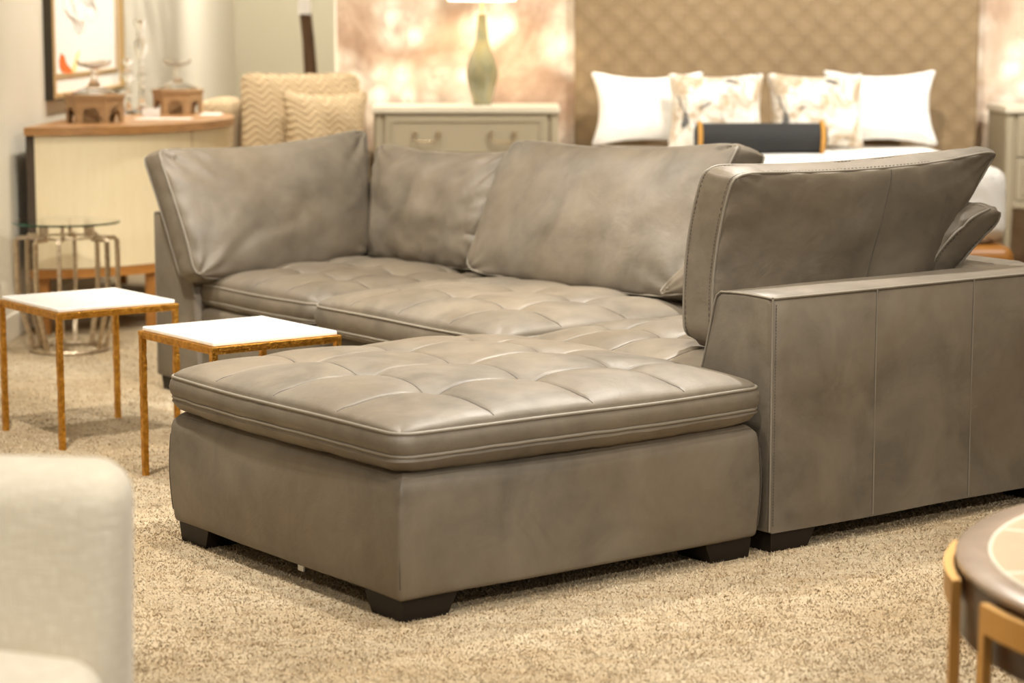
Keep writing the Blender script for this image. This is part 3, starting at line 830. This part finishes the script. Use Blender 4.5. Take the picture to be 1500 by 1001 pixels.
def pillow(name, label, x, y, z, w, h, tilt, m, seed, tb=.014, c=.085, yaw=0, welt=False, group=None, wm=None, pin=.03):
    dx, dy = math.cos(yaw)*w/2, math.sin(yaw)*w/2; ty = math.sin(tilt)*h; tz = math.cos(tilt)*h
    A = Vector((x-dx, y-dy, z)); C = Vector((x+dx, y+dy, z)); up = Vector((-math.sin(yaw)*ty, math.cos(yaw)*ty, tz))
    n = up.cross(C-A).normalized()
    if n.y > 0: n = -n
    return backcushion(label, name, tuple(A+up), tuple(C+up), tuple(C), tuple(A), tuple(n), tb=tb, cf=c, cb=c, seed=seed, pinch=pin, m=m, welt=welt, N=36, cat='pillow', group=group, rooted=True, wm=wm)
pillow('back_cushion', 'large beige herringbone quilted cushion standing in the background armchair', -1.09, 11.46, .545, .60, .54, .15, M['chevron'], 21, tb=.10, c=.05, group='quilted cushions of the armchair', welt=True, wm=M['chevron'], pin=.01)
pillow('throw_pillow', 'smaller beige herringbone pillow leaning in front of the large quilted cushion', -.945, 11.27, .545, .45, .465, .10, M['chevron'], 22, group='quilted cushions of the armchair')

# ------------------------------------------------------------------ indoor tree
tr = thing('potted_tree', 'tall potted tree with bare brown trunk behind the quilted armchair', 'tree', (-1.17, 12.75, 0))
obj('pot', lathe(bmesh.new(), [(0, 0), (.15, 0), (.20, .34), (.21, .36), (.19, .36), (.18, .30), (0, .30)], 32), M['paint'], tr)
obj('trunk', tube(bmesh.new(), [(.02, 0, .28), (.04, 0, .7), (.03, 0, 1.0), (.015, 0, 1.25), (-.01, 0, 1.5), (-.02, 0, 1.8), (0, 0, 2.3)], [.05, .042, .038, .035, .032, .03, .02], 12), M['bark'], tr)
lf = bmesh.new(); rr = random.Random(3)
for i in range(420):
    a, b_, r = rr.uniform(0, 2*PI), rr.uniform(-1, 1), rr.uniform(.2, .5)
    p = Vector((r*math.cos(a), r*math.sin(a), 2.5+.38*b_)); d = Vector((rr.uniform(-1, 1), rr.uniform(-1, 1), rr.uniform(-1, .3))).normalized()*.07; s = d.orthogonal().normalized()*.018
    q = d.cross(s).normalized()*.006
    lf.faces.new([lf.verts.new(v) for v in (p, p+d*.5+s+q, p+d, p+d*.5-s+q)])
tag(obj('foliage', lf, M['leaf'], tr), kind='stuff')
tag(obj('hanging_tag', B((-.035, -.045, 1.39), (.035, -.041, 1.52)), M['white'], tr, False), label='white paper tag')

# ------------------------------------------------------------------ chests
def chest(label, loc, lower=0):
    o = thing('chest_of_drawers', label, 'chest', loc, 0, 'painted two drawer chests')
    w, d = .935, .46; z0, z1 = .40, .885
    obj('top', B((-w/2-.012, -.015, z1), (w/2+.012, d, .92), .006, 3), M['painttop'], o, False)
    bd = bmesh.new(); box(bd, (-w/2, .012, z0), (w/2, d-.01, z1), .004); box(bd, (-w/2+.04, .0, z0), (w/2-.04, .02, z0+.035), .003)
    obj('body', bd, M['paint'], o, False)
    for s in (-1, 1):
        for y in (.025, d-.04):
            bm = bmesh.new(); x = s*(w/2-.022)
            tube(bm, [(x, y, z1-.002), (x, y, z0), (x, y, z0-.05), (x, y, z0-.06), (x, y, 0)], [.026, .026, .026, .024, .012], 16)
            obj('leg', bm, M['paint'], o)
    dz = (z1-z0-.05)/2
    for i in range(2):
        a = z0+.04+i*(dz+.004); c = a+dz-.004
        dr = bmesh.new(); box(dr, (-w/2+.055, -.004, a), (w/2-.055, .02, c), .004)
        # raised moulding frame
        for p, q in (((-w/2+.085, -.010, a+.025), (w/2-.085, -.003, a+.034)), ((-w/2+.085, -.010, c-.034), (w/2-.085, -.003, c-.025)), ((-w/2+.085, -.010, a+.034), (-w/2+.094, -.003, c-.034)), ((w/2-.094, -.010, a+.034), (w/2-.085, -.003, c-.034))): box(dr, p, q, .002)
        D = obj('drawer', dr, M['paint'], o, False)
        for cx in (-.20, .19):
            h = bmesh.new(); zz = (a+c)/2+.015
            for s in (-1, 1): lathe_pts = tube(h, [(cx+s*.06, -.002, zz), (cx+s*.06, -.028, zz)], [.013, .010], 10)
            tube(h, [(cx-.06, -.024, zz), (cx-.058, -.03, zz-.03), (cx-.035, -.032, zz-.042), (cx+.035, -.032, zz-.042), (cx+.058, -.03, zz-.03), (cx+.06, -.024, zz)], .005, 8)
            obj('handle', h, M['handle'], D)
    return o
ch = chest('pale painted two drawer chest with bail handles left of the bed, under the lamp', (-.235, 11.40, 0))
dup(ch, (2.99, 11.40, 0), 'pale painted two drawer chest right of the bed, cut off by the frame')

# lamp
lp = thing('table_lamp', 'lit table lamp with green glazed gourd base on the left chest', 'lamp', (-.155, 11.62, .92))
obj('lamp_base', lathe(bmesh.new(), [(0, 0), (.045, 0), (.052, .012), (.05, .02), (.066, .07), (.082, .14), (.083, .18), (.068, .24), (.045, .29), (.032, .34), (.026, .40), (.022, .46), (.026, .465), (0, .465)], 40), M['vase'], lp)
obj('stem', tube(bmesh.new(), [(0, 0, .465), (0, 0, .80)], .005, 8), M['brass'], lp)
obj('lamp_shade', lathe(bmesh.new(), [(.175, .535), (.14, .80), (.136, .80), (.171, .535), (.175, .535)], 48), M['shade'], lp)

# ------------------------------------------------------------------ headboard, bed and pillows
hb = thing('headboard', 'tall woven brown headboard panel behind the bed', 'headboard', (1.395, 11.86, 0))
obj('panel', rbox((-1.063, -.035, .02), (1.063, .085, 2.2), .02, (4, 2, 6)), M['woven'], hb)
bd = thing('bed', 'white made bed with wooden platform in front of woven headboard', 'bed', (1.315, 10.85, 0))
obj('platform', rbox((-.92, -1.02, .20), (.92, .955, .36), .06, (6, 6, 2)), M['cherry'], bd)
for x in (-.8, .8):
    for y in (-.9, .85): obj('leg', tube(bmesh.new(), [(x, y, .21), (x, y, 0)], [.035, .025], 12), M['cherry'], bd)
obj('mattress', rbox((-.85, -.96, .362), (.85, .955, .60), .06, (6, 6, 3)), M['cotton'], bd)
def duv(co, d):
    x, y, z = co
    k = max(0, min(1, (.62-z)/.24))
    co = co.copy()
    fold = .035*math.sin(y*17+2*math.sin(x*3))*k+.02*math.sin(x*13)*k
    if abs(x) > .80: co.x += math.copysign(fold+.035*k, x)
    if y < -.9: co.y -= fold+.02*k
    co.z += .006*nz(x, y, 1, 3.0) if z > .6 else 0
    return co
obj('duvet', rbox((-.885, -.99, .372), (.885, .93, .703), .07, (50, 50, 8), duv), M['cotton'], bd)
Z = .705
pillow('euro_pillow', 'large white pillow leaning on headboard, left end of the bed', .70, 11.50, Z, .60, .41, .28, M['cotton'], 31, c=.11, group='white pillows on the bed', pin=.05)
pillow('euro_pillow', 'large white pillow leaning on headboard, right end of the bed', 1.90, 11.50, Z, .60, .42, .28, M['cotton'], 32, c=.11, group='white pillows on the bed', pin=.05)
pillow('floral_pillow', 'floral print pillow on the bed beside the left white pillow', 1.03, 11.27, Z, .50, .40, .22, M['floral'], 33, c=.09, group='floral print pillows on the bed', pin=.03)
pillow('floral_pillow', 'floral print pillow on the bed beside the right white pillow', 1.535, 11.29, Z, .50, .40, .22, M['floral'], 34, c=.09, group='floral print pillows on the bed', pin=.03)
bo = thing('bolster', 'black bolster with gold rope trim in front of the floral pillows', 'bolster', (1.22, 10.98, Z+.075))
def xl(bm):
    bmesh.ops.rotate(bm, verts=bm.verts, cent=(0, 0, 0), matrix=Matrix.Rotation(PI/2, 3, 'Y')); return bm
obj('bolster_body', xl(lathe(bmesh.new(), [(0, -.325), (.05, -.325), (.066, -.318), (.074, -.30), (.075, 0), (.074, .30), (.066, .318), (.05, .325), (0, .325)], 40)), M['black'], bo)
for s in (-1, 1):
    obj('rope_trim', tube(bmesh.new(), [(s*.300, .077*math.cos(2*PI*k/40), .077*math.sin(2*PI*k/40)) for k in range(40)], .0115, 8, closed=True), M['rope'], bo)

# ------------------------------------------------------------------ foreground linen chair
fc = thing('linen_chair', 'cream linen armless chair in left foreground', 'chair', (-.925, 2.95, 0))
def fcb(co, d):
    co = co.copy(); k = (co.z-.2)/.52
    co.y += .05*k; co.x *= 1+.015*k
    co.y += .03*(abs(co.x)/.37)**2*-1
    return co
obj('backrest', rbox((-.385, .16, .20), (.362, .32, .697), .06, (10, 4, 10), fcb, 6), M['linen'], fc)
def fcs(co, d):
    co = co.copy()
    if co.z > .38: co.z += .035*(1-(co.x/.37)**2)
    return co
obj('seat_cushion', rbox((-.365, -.36, .28), (.345, .165, .425), .05, (14, 10, 4), fcs, 6), M['linen'], fc)
obj('seat_frame', rbox((-.375, -.35, .14), (.355, .30, .278), .03, (6, 6, 3)), M['linen'], fc)
for x in (-.33, .31):
    for y in (-.30, .25): obj('leg', tube(bmesh.new(), [(x, y, .145), (x, y, 0)], [.022, .014], 12), M['walnut'], fc)

# ------------------------------------------------------------------ foreground round table
TR, TH = .685, .45
rt = thing('coffee_table', 'round dark wood coffee table with inlaid top and gold loop legs, right foreground', 'table', (1.428, 3.565, 0))
obj('drum', lathe(bmesh.new(), [(0, TH-.125), (TR-.004, TH-.125), (TR, TH-.12), (TR, TH-.012), (0, TH-.012)], 96), M['walnut'], rt)
obj('rim', lathe(bmesh.new(), [(TR-.05, TH-.012), (TR+.002, TH-.012), (TR+.003, TH-.004), (TR-.002, TH), (TR-.05, TH), (TR-.05, TH-.012)], 96), M['rim'], rt)
M['inlay'] = mat('cream_inlay', srgb(206, 184, 154), .3)
t = NT(M['inlay']); t.color(t.mix(t.noise(5, 4, .6, dist=1), srgb(212, 190, 160), srgb(188, 160, 128)))
obj('inlay', lathe(bmesh.new(), [(0, TH-.012), (TR-.051, TH-.012), (TR-.051, TH-.001), (0, TH-.001)], 96), M['inlay'], rt)
ln = bmesh.new()
tube(ln, [((TR-.054)*math.cos(2*PI*k/96), (TR-.054)*math.sin(2*PI*k/96), TH-.001) for k in range(96)], .0035, 6, closed=True)
for k in range(6):
    a = PI*k/6+.06; tube(ln, [((TR-.056)*math.cos(a), (TR-.056)*math.sin(a), TH-.001), (-(TR-.056)*math.cos(a), -(TR-.056)*math.sin(a), TH-.001)], .0025, 6)
obj('inlay_line', ln, M['trim'], rt)
for k in range(10):
    c0 = math.radians(168+36*k); hw = math.radians(12); R = TR+.014
    def P(a, z): return (R*math.cos(a), R*math.sin(a), z)
    lb = bmesh.new(); n = 8; th = .008
    def quadstrip(pts_in):
        pass
    def slab(a0, a1, z0, z1):
        g = []
        for i in range(n+1):
            a = a0+(a1-a0)*i/n
            g.append([lb.verts.new((r*math.cos(a), r*math.sin(a), z)) for r, z in ((R-th, z0), (R+th, z0), (R+th, z1), (R-th, z1))])
        for A, C in zip(g, g[1:]):
            for q in range(4): lb.faces.new((A[q], A[(q+1) % 4], C[(q+1) % 4], C[q]))
        lb.faces.new(g[0]); lb.faces.new(g[-1][::-1])
    pw = .018/R
    top = TH-.022
    slab(c0-hw, c0+hw, top-.045, top); slab(c0-hw, c0-hw+pw, 0.03, top-.045); slab(c0+hw-pw, c0+hw, 0.03, top-.045); slab(c0-hw, c0+hw, 0, .03)
    obj('leg_loop', lb, M['brass'], rt, False)

# ------------------------------------------------------------------ lights
def aim(o, tgt):
    d = Vector(tgt)-Vector(o.location); o.rotation_euler = d.to_track_quat('-Z', 'Y').to_euler()
WARM = (1, .95, .865)
def spot(x, y, tgt, power, angle=70, blend=.7, size=.06, col=WARM):
    l = bpy.data.lights.new('key_fill_spot', 'SPOT'); l.energy = power; l.color = col; l.spot_size = math.radians(angle); l.spot_blend = blend; l.shadow_soft_size = size
    o = bpy.data.objects.new('key_fill_spot', l); COL.objects.link(o); o.location = (x, y, CZ-.09); aim(o, tgt)
    return o
spots = [(.1, 5.0, (.1, 5.6, .2), 260, 75), (.9, 7.2, (.3, 5.6, .2), 380, 70), (-1.75, 7.4, (-.3, 8.3, .6), 270, 75), (1.3, 4.9, (.9, 5.7, .4), 70, 80), (-1.4, 5.6, (-1.2, 6.8, 0), 360, 90),  # unseen key spots, plus an overhead one added to brighten the ottoman top
         (.2, 3.2, (.3, 4.2, 0), 160, 100), (1.7, 3.9, (-.75, 8.0, .6), 560, 26), (2.6, .9, (1.0, 5.4, .3), 330, 45), (-.9, 9.8, (-1.9, 10.8, .9), 160, 90), (-1.0, 10.6, (-1.2, 11.6, .8), 55, 60), (.3, 10.2, (-.1, 11.9, 1.0), 105, 75), (3.3, 8.4, (2.2, 10.6, .5), 230, 70),  # spots toward the left cushion, right arm and duvet are added fill
         (1.3, 9.6, (1.3, 11.4, .8), 240, 80), (3.0, 9.8, (2.5, 11.9, .9), 220, 80), (-.9, 1.0, (-.95, 3.1, .5), 210, 60), (2.2, 3.4, (1.3, 3.6, .4), 110, 80),
         (-.8, 14.5, (-1.6, 16.8, 1.2), 350, 110), (2.8, 7.4, (1.7, 6.3, .5), 70, 80), (-1.0, 8.2, (-2.1, 9.4, .9), 110, 95), (.6, 5.8, (.6, 7.6, .6), 25, 75),
         (-.9, 12.6, (-2.1, 12.6, 1.3), 200, 120), (-1.1, 14.2, (-2.1, 14.0, 1.4), 90, 120), (-1.15, 11.4, (-2.1, 11.6, 1.4), 60, 100)]  # extra unseen spots added to even out the left wall
for i, (x, y, tgt, p, a) in enumerate(spots):
    spot(x, y, tgt, p, a)
    f = thing('unseen_downlight', 'unseen round ceiling downlight placed with a key or fill spot', 'ceiling light', (x, y, CZ-.03), 0, 'recessed ceiling downlights above the showroom')  # out of view, drawn for every spot, added fill included
    obj('housing', lathe(bmesh.new(), [(.075, .0), (.085, .0), (.085, .03), (.06, .03), (.06, .02), (.075, 0)], 24), M['trim'], f)
    obj('lens', lathe(bmesh.new(), [(0, .024), (.058, .024), (.058, .029), (0, .029)], 24), M['can'], f)
pl = bpy.data.lights.new('lamp_bulb', 'POINT'); pl.energy = 9; pl.color = (1, .86, .66); pl.shadow_soft_size = .04
po = bpy.data.objects.new('lamp_bulb', pl); COL.objects.link(po); po.location = (-.155, 11.62, 1.56)

wd = bpy.data.worlds.new('world'); scn.world = wd; wd.use_nodes = True
wd.node_tree.nodes['Background'].inputs['Color'].default_value = (1, .96, .90, 1)
wd.node_tree.nodes['Background'].inputs['Strength'].default_value = .45

vs = scn.view_settings; vs.view_transform = 'Standard'; vs.look = 'None'; vs.exposure = 0.37; vs.gamma = 1.0; vs.use_curve_mapping = False
